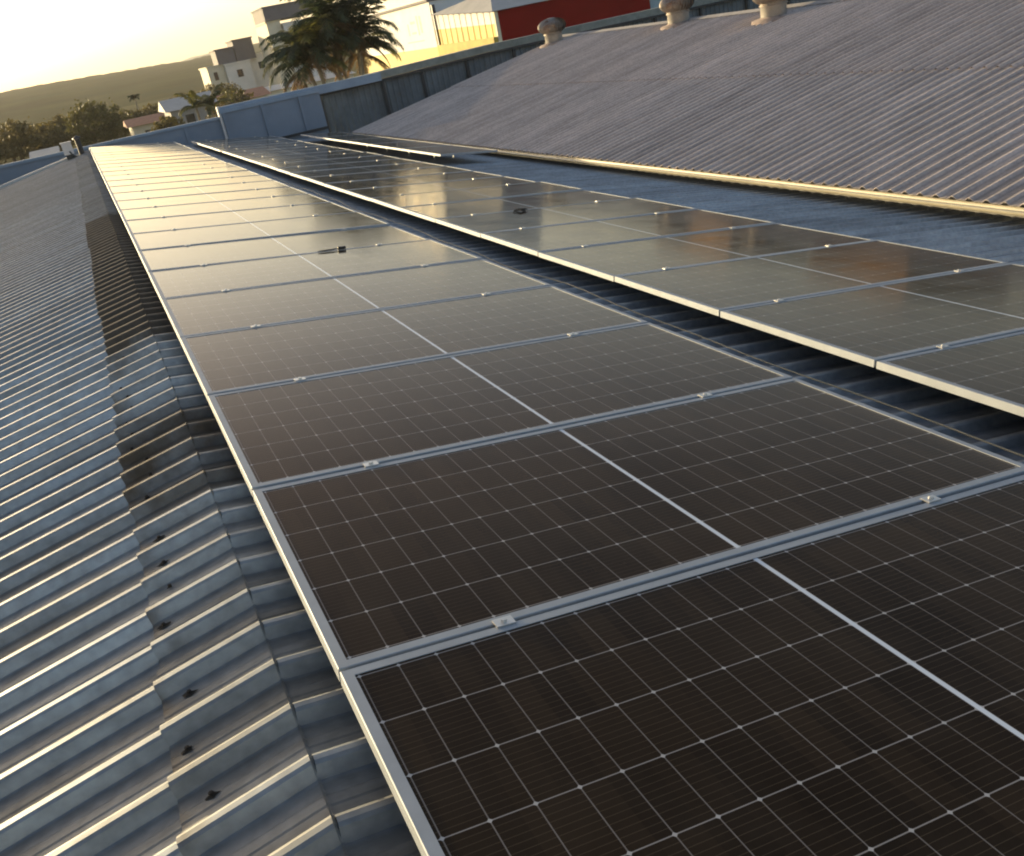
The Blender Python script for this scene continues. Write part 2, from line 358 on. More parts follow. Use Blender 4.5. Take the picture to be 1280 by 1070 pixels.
heightfield("mountains", -600, 2600, 3100, 4900, 120, 30, mtn_h, M_['hill'])

# ------------------------------------------------------------------ ribbed roof sheets
RH = 0.038
def rib_profile(y0, y1, pitch, rib0, h=RH, top=0.036, base=0.060, stiff=0.002):
    """(y, height above pan) across the ribs between y0 and y1."""
    pts = []; k0 = math.floor((y0 - rib0) / pitch) - 1; k1 = math.ceil((y1 - rib0) / pitch) + 1
    for k in range(k0, k1):
        c = rib0 + k * pitch
        pts += [(c - base / 2, 0), (c - top / 2, h * 0.84), (c - top / 4, h * 0.98), (c + top / 6, h), (c + top / 2, h * 0.86), (c + base / 2, 0)]
        m_ = c + pitch / 2
        pts += [(m_ - 0.018, 0), (m_ - 0.012, stiff), (m_ + 0.012, stiff), (m_ + 0.018, 0)]
    return [p for p in pts if y0 <= p[0] <= y1]
def ribbed(mb, place, t0, t1, prof, nbase, nt=1, thick=0.0, wob=0.0):
    rows = []
    for i in range(nt + 1):
        t = t0 + (t1 - t0) * i / nt
        rows.append([place(t, y, nbase + h + (noise.noise(Vector((t * 1.2, y * 0.9, 3))) * wob if wob else 0)) for y, h in prof])
    w = len(prof); vs = [v for row in rows for v in row]
    fs = [(i * w + k, (i + 1) * w + k, (i + 1) * w + k + 1, i * w + k + 1) for i in range(nt) for k in range(w - 1)]
    mb.add(vs, fs)
    if thick:
        vs2 = [v - Vector((0, 0, thick)) for v in vs]; o = len(mb.v); mb.add(vs2, [tuple(reversed(q)) for q in fs])
        e = []
        for i in (0, nt):
            for k in range(w - 1):
                a = o - len(vs) + i * w + k; b_ = a + 1
                e.append((a, b_, b_ + len(vs), a + len(vs)))
        for q in e: mb.f.append(q); mb.mi.append(0)

YN, YF = -6.0, 28.75
wh = thing("warehouse", "long low warehouse under a ribbed galvanised roof with stained ridge caps, carrying the solar panels", "warehouse", (0, 10, 0))
def wpart(mb, name, m, smooth=False):
    o = mb.build(name, m, wh, smooth); o.matrix_parent_inverse = Matrix.Translation((0, -10, 0)); return o
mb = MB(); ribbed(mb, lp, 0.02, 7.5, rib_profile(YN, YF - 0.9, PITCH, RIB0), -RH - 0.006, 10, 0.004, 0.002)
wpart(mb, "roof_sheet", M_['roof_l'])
def rp2(u, y, n): return rp(u, y, n - 0.011 * max(u - 0.19, 0.0))
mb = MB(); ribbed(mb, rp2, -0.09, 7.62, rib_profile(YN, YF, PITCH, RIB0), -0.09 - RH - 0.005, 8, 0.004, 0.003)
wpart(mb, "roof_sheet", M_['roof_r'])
# ridge caps: six ribs each, left and right wing folded at the crest
k = 0; yc = RIB0 - 0.0975 - 6 * 6 * PITCH
while yc < YF - 0.5:
    y0, y1 = yc, min(yc + 6 * PITCH + 0.03, YF - 0.3)
    mb = MB(); prof = rib_profile(y0, y1, PITCH, RIB0, RH + 0.001)
    dz = 0.0022 * (k % 2)
    ribbed(mb, lp, 0.0, 0.30 + 0.008 * ((k * 5) % 3 - 1), prof, -RH + dz, 4, 0.003, 0.004)
    # raised lip where the wings are folded together
    lip = [CREST + Vector((0, y, 0)) + Vector((0, 0, 1)) * (h - RH + dz + 0.004 + 0.004 * h / RH) for y, h in prof]
    a = [lp(0, y, h - RH + dz) for y, h in prof]; b_ = [rp(-0.112 + 0.008, y, -0.09 + h - RH + dz - 0.008) for y, h in prof]
    w = len(prof); mb.add(a + lip + b_, [(i, i + 1, w + i + 1, w + i) for i in range(w - 1)] + [(w + i, w + i + 1, 2 * w + i + 1, 2 * w + i) for i in range(w - 1)])
    ribbed(mb, rp, -0.104, 0.19, prof, -0.09 - RH + dz - 0.008 + 0.006, 3, 0.003, 0.003)
    wpart(mb, "ridge_cap", M_['cap'])
    yc += 6 * PITCH; k += 1
# bargeboard at the far end of the left slope, and walls
mb = MB()
mb.add([lp(t, YF - 0.92 + dy, nn) for t in (0.3, 7.5) for dy in (0, 0.16) for nn in (-0.10, 0.055)],
       [(0, 1, 3, 2), (4, 6, 7, 5), (1, 5, 7, 3), (0, 4, 5, 1), (2, 3, 7, 6), (0, 2, 6, 4)])
wpart(mb, "barge_flashing", M_['flash'])
for nm, bxs in (("wall", (-7.2, -7.0, YN, YF - 1.0)), ("wall", (7.3, 7.45, YN, YF - 0.1))):
    mb = MB(); mb.box(bxs[0], bxs[1], bxs[2], bxs[3], GZ, -1.55); wpart(mb, nm, M_['concrete'])
mb = MB(); mb.box(-6.98, 7.28, YF - 1.25, YF - 1.05, GZ, -1.6); wpart(mb, "wall", M_['concrete'])
# screws with dark stains, one in most pans of the cap
rs = random.Random(3)
for kk in range(-4, 26):
    y = RIB0 + kk * PITCH + 0.118 + rs.uniform(-0.012, 0.012)
    if rs.random() < 0.36: continue
    t = 0.25 + rs.uniform(-0.05, 0.015)
    c = lp(t, y, -RH + 0.006); nn_ = 11; ring = []; rr = rs.uniform(0.005, 0.014)
    for q in range(nn_):
        th = 2 * PI * q / nn_; r_ = rr * rs.uniform(0.5, 1.35)
        ring.append(c + LX * (r_ * 1.6 * math.cos(th)) + Vector((0, r_ * math.sin(th), 0)))
    mb = MB(); mb.add([c + LN * 0.006] + ring, [(0, 1 + q, 1 + (q + 1) % nn_) for q in range(nn_)])
    mb.lathe([(0.006, 0.0), (0.006, 0.009), (0.0005, 0.010)], 6, c)
    wpart(mb, "stained_screw", M_['dirt'])

# ------------------------------------------------------------------ solar panels
ORD = ("first second third fourth fifth sixth seventh eighth ninth tenth eleventh twelfth thirteenth fourteenth fifteenth sixteenth seventeenth "
       "eighteenth nineteenth twentieth twenty-first twenty-second twenty-third twenty-fourth twenty-fifth twenty-sixth").split()
LIP = 0.027; FH = 0.035
def frame_mb():
    m = MB()
    # top lip (ring), outer walls, thin inner return, as four mitred bars
    o = [(0, 0), (PW, 0), (PW, PH), (0, PH)]; bv = 0.002
    i_ = [(LIP, LIP), (PW - LIP, LIP), (PW - LIP, PH - LIP), (LIP, PH - LIP)]
    ob = [(bv, bv), (PW - bv, bv), (PW - bv, PH - bv), (bv, PH - bv)]
    vs = [(x, y, -FH) for x, y in o] + [(x, y, -bv) for x, y in o] + [(x, y, 0) for x, y in ob] + [(x, y, 0) for x, y in i_] + [(x, y, -0.005) for x, y in i_] + [(x, y, -FH) for x, y in i_]
    fs = []
    for k in range(4):
        k2 = (k + 1) % 4
        for a in range(4): fs.append((a * 4 + k, a * 4 + k2, (a + 1) * 4 + k2, (a + 1) * 4 + k))
        fs.append((20 + k, 20 + k2, k2, k))
    m.add(vs, fs); return m
def clamp_mb():
    m = MB(); gx = PH + 0.007
    m.box(-0.025, 0.025, gx - 0.017, gx + 0.017, 0.0005, 0.0045)
    m.box(-0.022, 0.022, gx - 0.0055, gx + 0.0055, -0.03, 0.0005)
    m.lathe([(0.0001, 0.011), (0.0075, 0.011), (0.0085, 0.0045)], 6, (0, gx, 0)); return m
pp = thing("solar_panel", "x", "solar panel")
frame_mb().build("frame", M_['alu'], pp)
gm = MB(); gm.box(LIP - 0.004, PW - LIP + 0.004, LIP - 0.004, PH - LIP + 0.004, -0.0075, -0.0022)
gm.build("cell_glass", M_['cells'], pp)
gm = MB(); gm.box(LIP - 0.003, PW - LIP + 0.003, LIP - 0.003, PH - LIP + 0.003, -0.011, -0.0085)
gm.build("backsheet", M_['back'], pp)
cl = clamp_mb().build("mid_clamp", M_['bolt'], pp); cl.location = (0.41, 0, 0)
cl2 = cl.copy(); col.objects.link(cl2); cl2.location = (1.82, 0, 0)
PP = 1.137
def place_panel(u, y, n, label, group, first=[True]):
    o = pp if first[0] else copy_tree(pp)
    first[0] = False
    o.location = rp(u, y + 0.007, n + random.uniform(-0.0015, 0.0015))
    o.rotation_euler = (random.gauss(0, R(0.10)), S + random.gauss(0, R(0.10)), 0)
    o["label"] = label; o["group"] = group; return o
for k in range(0, 25):
    lab = "solar panel in the left row beside the roof ridge, %s from the near end" % ORD[k]
    place_panel(0.0, k * PP, 0.0, lab, "solar panels in the left row by the ridge")
for k in range(1, 25):
    lab = "solar panel in the right row beyond the gap, %s from the near end" % ORD[k - 1]
    place_panel(2.735, k * PP, 0.0, lab, "solar panels in the right row behind the gap")
place_panel(0.0, -PP, 0.0, "solar panel just outside the picture below the nearest one of the left row", "solar panels in the left row by the ridge")
place_panel(2.735, 0.0, 0.0, "solar panel just outside the picture below the nearest one of the right row", "solar panels in the right row behind the gap")
for k in range(5):
    o = place_panel(0, 0, 0, "solar panel laid lengthwise and raised beside the far blue roof, %s from its near end" % ORD[k], "raised solar panels laid lengthwise at the far right")
    o.location = rp(5.60 + PH, 15.5 + k * (PW + 0.02), 0.05)
    o.rotation_euler = (Matrix.Rotation(S, 4, 'Y') @ Matrix.Rotation(PI / 2, 4, 'Z')).to_euler()
    for ch in [q for q in bpy.data.objects if q.parent == o and q.name.startswith("mid_clamp")]: bpy.data.objects.remove(ch)

def rail(u, y0, y1, n0, n1, label, group):
    t = thing("mounting_rail", label, "mounting rail", rp(u, y0, n0), (0, S, 0), group)
    m = MB(); L_ = y1 - y0; h = n1 - n0
    m.box(-0.02, 0.02, 0, L_, h - 0.012, h); m.box(-0.02, 0.02, 0, L_, h - 0.034, h - 0.022); m.box(-0.006, 0.006, 0.001, L_ - 0.001, h - 0.022, h - 0.012)
    m.build("rail_profile", M_['alu'], t)
    y = 0.4
    f0 = None
    while y < L_:
        if f0 is None:
            m = MB(); m.box(-0.03, 0.03, -0.03, 0.03, 0, 0.005); m.box(0.022, 0.03, -0.025, 0.025, 0.005, h - 0.01); f0 = m.build("foot_bracket", M_['alu'], t); o = f0
        else:
            o = f0.copy(); col.objects.link(o)
        o.location = (0, y, 0); y += 1.56
for u, nm in ((0.41, "left"), (1.82, "right")):
    rail(u, -1.1, 28.4, -0.092 - 0.011 * (u - 0.19), -0.0365, "aluminium rail under the left panel row, on its %s side" % nm, "rails under the panels")
    rail(u + 2.735, 0.02, 28.4, -0.092 - 0.011 * (u + 2.545), -0.0365, "aluminium rail under the right panel row, on its %s side" % nm, "rails under the panels")
rail(6.0, 16.6, 26.6, -0.157, 0.0135, "raised aluminium rail under the lengthwise panels, nearest the right row", "raised rails under the lengthwise panels")
rail(6.40, 16.6, 26.6, -0.157, 0.0135, "raised aluminium rail under the lengthwise panels, nearest the gutter", "raised rails under the lengthwise panels")

# cable connector lying on a joint and a dead leaf on the right row
t = thing("cable_connector", "black connector with a cable loop lying on a panel joint", "cable connector", rp(1.42, 6 * PP - 0.02, 0.004), (0, S, R(4)))
t.scale = (0.72,) * 3
m = MB(); m.box(0.06, 0.15, -0.022, 0.002, 0.0, 0.03); m.box(0.07, 0.16, 0.004, 0.03, 0.0, 0.028); m.build("connector_body", M_['black'], t)
m = MB(); m.tube([(0.06, -0.008, 0.01), (-0.02, -0.035, 0.008), (-0.12, -0.03, 0.006), (-0.17, -0.002, 0.006), (-0.12, 0.018, 0.006), (-0.02, 0.02, 0.008), (0.06, 0.008, 0.012)], 0.0045, 6); m.build("cable_loop", M_['black'], t)
t = MB()
for (cx, cy, a, l, w) in ((0, 0, 0.5, 0.09, 0.035), (0.03, -0.05, 1.6, 0.07, 0.03), (0.05, 0.02, -0.3, 0.07, 0.028)):
    ca, sa = math.cos(a), math.sin(a)
    pts = [(-l, 0, 0.0), (-l * .3, w, 0.02), (l * .6, w * .8, 0.025), (l, 0, 0.01), (l * .5, -w, 0.022), (-l * .4, -w * .9, 0.015)]
    top = [rp(3.58 + cx * .8 + ca * p[0] - sa * p[1], 7.85 + cy * .8 + sa * p[0] + ca * p[1], 0.004 + p[2]) for p in pts]
    t.add(top + [v - UN * 0.003 for v in top], [(0, 1, 2, 3, 4, 5), (11, 10, 9, 8, 7, 6)] + [(i, (i + 1) % 6, 6 + (i + 1) % 6, 6 + i) for i in range(6)])
tag(t.build("dead_leaf", M_['dirt']), "small dark curled leaf lying on the right panel row", "leaf")
# thin cable running in the gap between the rows
m = MB(); m.tube([rp(2.56 + 0.02 * math.sin(y * 1.7) + 0.015 * math.sin(y * 4.1), y, -0.104 + 0.006 * math.sin(y * 3)) for y in [-0.8 + 0.25 * i for i in range(66)]], 0.0035, 6)
tag(m.build("cable", M_['cable']), "thin pale cable lying along the gap between the two panel rows", "cable")

# ------------------------------------------------------------------ neighbouring roof on the right
nb = thing("warehouse", "neighbouring building with grey ribbed roof rising on the right and a cream gutter", "warehouse", (7.3, 12, -1.19))
NI = Matrix.Translation((-7.3, -12, 1.19))
SN = R(10.0); E0 = Vector((7.24, 0, -1.175)); NX = Vector((math.cos(SN), 0, math.sin(SN))); NN = Vector((-math.sin(SN), 0, math.cos(SN)))
def np_(t, y, n): return E0 + NX * t + Vector((0, y, 0)) + NN * n
def npart(mb, name, m, smooth=False):
    o = mb.build(name, m, nb, smooth); o.matrix_parent_inverse = NI; return o
NY0, NY1 = -4.0, 27.9
pr = rib_profile(NY0, NY1, 0.195, 0.05, 0.030, 0.035, 0.09)
mb = MB(); ribbed(mb, np_, 0.0, 3.62, pr, 0.0, 6, 0.004, 0.006); npart(mb, "roof_sheet", M_['roof_n'])
pr2 = rib_profile(NY0, NY1, 0.195, 0.05, 0.042, 0.035, 0.09)
mb = MB(); ribbed(mb, np_, 3.46, 7.70, pr2, 0.0055, 6, 0.0, 0.006); npart(mb, "roof_sheet", M_['roof_n'])
mb = MB(); w_ = len(pr)
mb.add([np_(3.475, y, h) for y, h in pr] + [np_(3.475, y, 0.003 + h) for y, h in pr2], [(i, i + 1, w_ + i + 1, w_ + i) for i in range(w_ - 1)])
npart(mb, "lap_gap_shade", M_['darkpost'])  # dark strip across the lap, standing in for shade under the ribs
APX = np_(7.70, 0, 0.012)
def fp(t, y, n): return APX + Vector((math.cos(SN) * t, y, -math.sin(SN) * t)) + Vector((math.sin(SN), 0, math.cos(SN))) * n
mb = MB(); ribbed(mb, fp, 0.0, 7.0, pr, -0.002, 4, 0.004); npart(mb, "roof_sheet", M_['roof_n'])
mb = MB()
mb.add([np_(7.55, y, 0.046) for y in (NY0, NY1)] + [APX + Vector((0, y, 0.06)) for y in (NY0, NY1)] + [fp(0.24, y, 0.04) for y in (NY0, NY1)], [(0, 2, 3, 1), (2, 4, 5, 3)])
mb.add([np_(7.55, y, 0.041) for y in (NY0, NY1)] + [APX + Vector((0, y, 0.055)) for y in (NY0, NY1)] + [fp(0.24, y, 0.035) for y in (NY0, NY1)], [(0, 1, 3, 2), (2, 3, 5, 4)])
npart(mb, "ridge_cap", M_['oldflash'])
# gutter: half-round-ish trough hung below the eave
mb = MB(); prof = []
for i in range(9):
    th = PI + PI * i / 8; prof.append((0.056 * math.cos(th), 0.044 * math.sin(th)))
prof = [(-0.075, 0.004), (-0.066, 0.010)] + prof + [(0.070, 0.012)]
inn = [(x * 0.9, z * 0.9 + 0.002) for x, z in reversed(prof)]
loop = prof + inn; GC = Vector((7.20, 0, -1.205)); w = len(loop)
ygs = [NY0, 13.55, NY1 - 0.1]
mb.add([GC + Vector((x, y, z)) for y in (NY0, NY1 - 0.1) for x, z in loop], [(i, (i + 1) % w, w + (i + 1) % w, w + i) for i in range(w)])
npart(mb, "gutter", M_['gutter'])
for i in range(14):
    y = 4.0 + i * 1.7
    m = MB(); m.box(7.125, 7.275, y, y + 0.02, -1.208, -1.19)
mb = MB(); mb.box(7.60, 7.75, NY0, NY1 - 0.3, GZ, -1.23); npart(mb, "wall", M_['concrete'])
mb = MB(); mb.add([(7.75, NY1 - 0.35, GZ), (20.5, NY1 - 0.35, GZ), (20.5, NY1 - 0.35, -1.2), (APX.x, NY1 - 0.35, APX.z - 0.06), (7.75, NY1 - 0.35, -1.18)], [(0, 1, 2, 3, 4)])
mb.add([(7.75, NY1 - 0.5, GZ), (20.5, NY1 - 0.5, GZ), (20.5, NY1 - 0.5, -1.2), (APX.x, NY1 - 0.5, APX.z - 0.06), (7.75, NY1 - 0.5, -1.18)], [(4, 3, 2, 1, 0)])
npart(mb, "wall", M_['concrete'])

# three turbine ventilators along the ridge
def ventilator(loc, label):
    t = thing("roof_ventilator", label, "roof ventilator", loc, (0, 0, random.uniform(0, 1)), "turbine ventilators along the ridge of the right roof")
    t.scale = (0.84, 0.84, 0.84)
    m = MB(); m.lathe([(0.62, -0.10), (0.56, 0.0), (0.37, 0.035), (0.345, 0.06)], 28); m.build("base_flange", M_['rust'], t, True)
    m = MB(); m.lathe([(0.335, -0.15), (0.33, 0.30), (0.35, 0.315)], 28); m.build("neck_pipe", M_['neck'], t, True)
    m = MB(); nb_ = 30
    for k in range(nb_):
        a0 = 2 * PI * k / nb_; ring = []
        for j in range(9):
            ph = -0.5 * PI * 0.72 + PI * 0.86 * j / 8
            rr = 0.44 * math.cos(ph) + 0.06; z = 0.60 + 0.28 * math.sin(ph)
            for da, dr in ((0.0, 0.035), (0.19, -0.018)):
                ring.append(((rr + dr) * math.cos(a0 + da + j * 0.02), (rr + dr) * math.sin(a0 + da + j * 0.02), z))
        m.add(ring, [(2 * j, 2 * j + 1, 2 * j + 3, 2 * j + 2) for j in range(8)])
    m.build("vane_ball", M_['zinc'], t)
    m = MB(); m.lathe([(0.36, 0.317), (0.37, 0.335), (0.30, 0.345)], 28); m.lathe([(0.20, 0.855), (0.13, 0.885), (0.0005, 0.895)], 28); m.lathe([(0.34, 0.35), (0.38, 0.6), (0.20, 0.855)], 28); m.build("cap_plate", M_['zinc'], t, True)
    return t
ventilator((14.2, 27.3, 0.06), "rusty turbine ventilator on the right roof in front of the red wall, farthest of three")
ventilator((14.6, 21.0, 0.13), "rusty turbine ventilator beside the fence post, middle one of three on the right roof")
ventilator((14.15, 16.75, 0.05), "rusty turbine ventilator with orange stained base, nearest of three on the right roof")

# ------------------------------------------------------------------ walls behind the roofs
t = thing("boundary_wall", "low blue-grey sheet wall behind the far end of the panels, left of the taller wall", "wall", (-4, 30, GZ))
I = Matrix.Translation((4, -30, -GZ))
def tp(mb, name, m, par, inv, smooth=False):
    o = mb.build(name, m, par, smooth); o.matrix_parent_inverse = inv; return o
m = MB(); m.box(-16, 3.86, 30.0, 30.1, GZ, -0.10); tp(m, "wall_sheet", M_['bluewall'], t, I)
m = MB(); m.box(-16, 3.86, 29.95, 30.15, -0.10, -0.02); tp(m, "coping", M_['bluecap'], t, I)
for x in (-9.5, -6.6, -3.7, -0.6, 1.2, 2.75):
    m = MB(); m.box(x, x + 0.09, 29.96, 30.0, GZ, -0.102); tp(m, "post", M_['bluewall'], t, I)
t = thing("boundary_wall", "taller blue sheet wall with dark joints and a pale flashing, beside the grey fence", "wall", (5.5, 30, GZ))
I = Matrix.Translation((-5.5, -30, -GZ))
m = MB(); m.box(3.93, 7.05, 29.9, 30.0, GZ, 0.05); tp(m, "wall_sheet", M_['bluewall'], t, I)
m = MB(); m.box(3.90, 9.2, 30.0, 30.22, -0.02, 0.24); m.box(3.90, 7.05, 29.84, 29.998, 0.052, 0.16); tp(m, "flashing", M_['bluecap'], t, I)
m = MB(); m.box(3.86, 3.925, 29.86, 30.1, -1.3, 0.26); tp(m, "end_post", M_['paleplastic'], t, I)
for x in (3.95, 5.15, 6.35):
    m = MB(); m.box(x, x + 0.10, 29.83, 29.898, GZ, 0.048); tp(m, "post", M_['bluewall'], t, I)
m = MB(); m.box(3.93, 7.04, 29.78, 29.828, -1.06, -0.98); tp(m, "rail", M_['darkpost'], t, I)
m = MB(); m.add([(3.98, 29.72, -0.95), (4.04, 29.72, -0.98), (4.75, 29.72, -1.32), (4.75, 29.72, -1.22), (3.98, 29.8, -0.95), (4.04, 29.8, -0.98), (4.75, 29.8, -1.32), (4.75, 29.8, -1.22)], [(0, 1, 2, 3), (7, 6, 5, 4), (0, 3, 7, 4), (1, 0, 4, 5), (2, 1, 5, 6), (3, 2, 6, 7)]); tp(m, "brace", M_['darkpost'], t, I)

t = thing("sheet_fence", "weathered grey ribbed sheet fence with black rail and posts behind the right roof", "fence", (15, 30.4, GZ))
I = Matrix.Translation((-15, -30.4, -GZ))
def ftop(x): return -0.05 + 0.14 * max(0, min(1, (x - 7.2) / 6))
m = MB(); vs = []; xx = 7.12; kq = 0
while xx < 30:
    for dx, dy in ((0, 0), (0.10, 0), (0.125, -0.03), (0.165, -0.03), (0.19, 0)):
        vs.append((xx + dx, 30.4 + dy))
    xx += 0.2
nv = len(vs)
m.add([(x, y, GZ) for x, y in vs] + [(x, y, ftop(x) - 0.02) for x, y in vs], [(i, i + 1, nv + i + 1, nv + i) for i in range(nv - 1)])
m.add([(x, y + 0.01, GZ) for x, y in vs] + [(x, y + 0.01, ftop(x) - 0.02) for x, y in vs], [(nv + i, nv + i + 1, i + 1, i) for i in range(nv - 1)])
tp(m, "ribbed_sheet", M_['greysheet'], t, I)
xs = [7.1] + [9.2, 11.2, 13.2] + [30.0]
def beam(mb, y0, y1, dz0, dz1):
    for a, b_ in zip(xs[:-1], xs[1:]):
        v = [(x, y, ftop(x) + dz) for x in (a, b_) for y in (y0, y1) for dz in (dz0, dz1)]
        mb.add(v, [(0, 1, 3, 2), (4, 6, 7, 5), (1, 5, 7, 3), (0, 4, 5, 1), (2, 3, 7, 6), (0, 2, 6, 4)])
m = MB(); beam(m, 30.26, 30.36, -0.06, 0.02); tp(m, "top_rail", M_['darkpost'], t, I)
m = MB(); beam(m, 30.30, 30.75, 0.024, 0.25); tp(m, "coping", M_['coping'], t, I)
for x in [7.1, 9.25, 10.65, 12.3, 14.1, 16.0, 17.9, 19.9, 21.9, 24, 26, 28]:
    m = MB(); m.box(x, x + 0.09, 30.27, 30.35, GZ, ftop(x) - 0.062); tp(m, "post", M_['darkpost'], t, I)

# small box on the far end of the ridge
t = thing("junction_box", "small pale box standing at the far end of the roof ridge", "box", (-0.52, 27.6, -0.09))
m = MB(); m.box(-0.13, 0.12, -0.12, 0.12, 0.06, 0.36); m.build("box_body", M_['paleplastic'], t)
m = MB(); m.box(-0.15, 0.14, -0.14, 0.14, 0.36, 0.38); m.build("lid", M_['paleplastic'], t)
m = MB(); m.box(-0.10, 0.10, -0.1, 0.1, -0.06, 0.06); m.tube([(0.02, -0.13, 0.14), (0.08, -0.15, 0.02), (0.2, -0.12, -0.06)], 0.02, 6); m.build("plinth", M_['darkpost'], t)
t = thing("vent_pipe", "dark stubby pipe beside the pale box at the far ridge end", "pipe", (-0.22, 27.75, -0.12))
m = MB(); m.tube([(0, 0, -0.05), (0, 0, 0.42)], 0.07, 12); m.build("pipe", M_['darkpost'], t)
m = MB(); m.lathe([(0.001, 0.52), (0.10, 0.46), (0.11, 0.43), (0.072, 0.425)], 14); m.build("cowl", M_['darkpost'], t)

# ------------------------------------------------------------------ buildings beyond the fence
WX = 19.5
sh = thing("shed", "shed with long dark red front and white and yellow ribbed side wall", "shed", (WX, 43.2, GZ))
I = Matrix.Translation((-WX, -43.2, -GZ))
m = MB(); vs = []; y = 43.35
while y < 51.2:
    for dy, dx in ((0, 0), (0.5, 0), (0.57, -0.03), (0.70, -0.03), (0.77, 0)): vs.append((WX + dx, y + dy))
    y += 0.78
nv = len(vs)
zt = lambda yy: 1.30 + (yy - 43.2) * 0.055
def vsheet(z0f, z1f):
    m.add([(x, yy, z0f(yy)) for x, yy in vs] + [(x, yy, z1f(yy)) for x, yy in vs], [(nv + i, nv + i + 1, i + 1, i) for i in range(nv - 1)])
vsheet(lambda yy: 0.78 + (yy - 43.2) * 0.03, zt); tp(m, "side_wall", M_['whitewall'], sh, I)
m = MB(); vsheet(lambda yy: 0.1, lambda yy: 0.778 + (yy - 43.2) * 0.03); tp(m, "side_wall", M_['yellow'], sh, I)
m = MB(); m.box(WX - 0.35, WX - 0.12, 43.2, 51.0, GZ, 0.22); tp(m, "base_wall", M_['yellowband'], sh, I)
m = MB(); m.box(WX - 0.1, WX + 0.08, 43.16, 43.34, GZ, 1.32); tp(m, "corner_post", M_['cream'], sh, I)
m = MB(); m.box(WX + 0.081, WX + 8.6, 43.2, 43.34, GZ, 1.33); tp(m, "front_wall", M_['red'], sh, I)
m = MB(); ex = WX - 0.25
m.add([(ex, 43.0, 1.345), (WX + 9.4, 43.0, 1.345), (WX + 9.4, 51.4, 1.80), (ex, 51.4, 1.80), (WX + 1.4, 46.6, 2.35), (WX + 8.5, 46.6, 2.35)], [(0, 1, 5, 4), (1, 2, 5), (2, 3, 4, 5), (3, 0, 4)])
m.add([(ex, 43.0, 1.335), (WX + 9.4, 43.0, 1.335), (WX + 9.4, 51.4, 1.79), (ex, 51.4, 1.79)], [(3, 2, 1, 0)])
tp(m, "roof", M_['greyroof'], sh, I)

b1 = thing("commercial_building", "white rendered building with ochre yellow base and faded lettering beside the palm", "building", (WX, 55, GZ))
I = Matrix.Translation((-WX, -55, -GZ))
m = MB(); m.box(WX - 0.05, WX + 7, 51.75, 66, 0.15, 2.50); tp(m, "wall", M_['whitewall'], b1, I)
m = MB(); m.box(WX - 0.12, WX + 7.1, 51.6, 66.3, GZ, 0.149); tp(m, "base_wall", M_['yellow'], b1, I)
m = MB(); m.box(WX - 0.2, WX + 7.1, 51.65, 66.2, 2.502, 2.62); tp(m, "cornice", M_['darkwall'], b1, I)
m = MB(); m.box(WX + 0.3, WX + 6.8, 51.9, 65.5, 2.622, 5.0); tp(m, "upper_wall", M_['whitewall'], b1, I)
for y in (53.2, 56.2, 59.2, 62.2):
    m = MB(); m.box(WX + 0.26, WX + 0.31, y, y + 1.3, 3.2, 4.5); w_ = tp(m, "window", M_['glassdark'], b1, I)
m = MB()
for (y0, y1, z0, z1) in ((53.6, 53.9, 1.0, 1.9), (54.15, 54.4, 0.9, 1.95), (54.7, 55.5, 1.55, 1.7), (54.7, 55.5, 1.0, 1.12), (55.9, 56.1, 0.95, 1.6), (53.6, 56.6, 0.55, 0.62)):
    m.box(WX - 0.056, WX - 0.0505, y0, y1, z0, z1)
tp(m, "faded_lettering", mat("faded_paint", (0.52, 0.56, 0.48), 0.9, var=0.15), b1, I)
m = MB(); m.box(WX - 0.08, WX + 0.1, 51.35, 51.5, GZ, 2.3); tp(m, "downpipe", M_['darkpost'], b1, I)

t = thing("shed", "pale blue sheet shed just right of the red shed front", "shed", (30.5, 44.5, GZ)); I = Matrix.Translation((-30.5, -44.5, -GZ))
m = MB(); m.box(28.75, 36, 44.2, 50, GZ, 1.2); tp(m, "wall", mat("pale_blue_paint", (0.34, 0.45, 0.50), 0.7, var=0.1), t, I)
m = MB(); m.add([(28.5, 44.0, 1.21), (36.2, 44.0, 1.21), (36.2, 50.2, 1.9), (28.5, 50.2, 1.9), (28.5, 44.0, 1.25), (36.2, 44.0, 1.25), (36.2, 50.2, 1.94), (28.5, 50.2, 1.94)], [(3, 2, 1, 0), (4, 5, 6, 7), (0, 1, 5, 4), (1, 2, 6, 5), (2, 3, 7, 6), (3, 0, 4, 7)]); tp(m, "roof", M_['greyroof'], t, I)

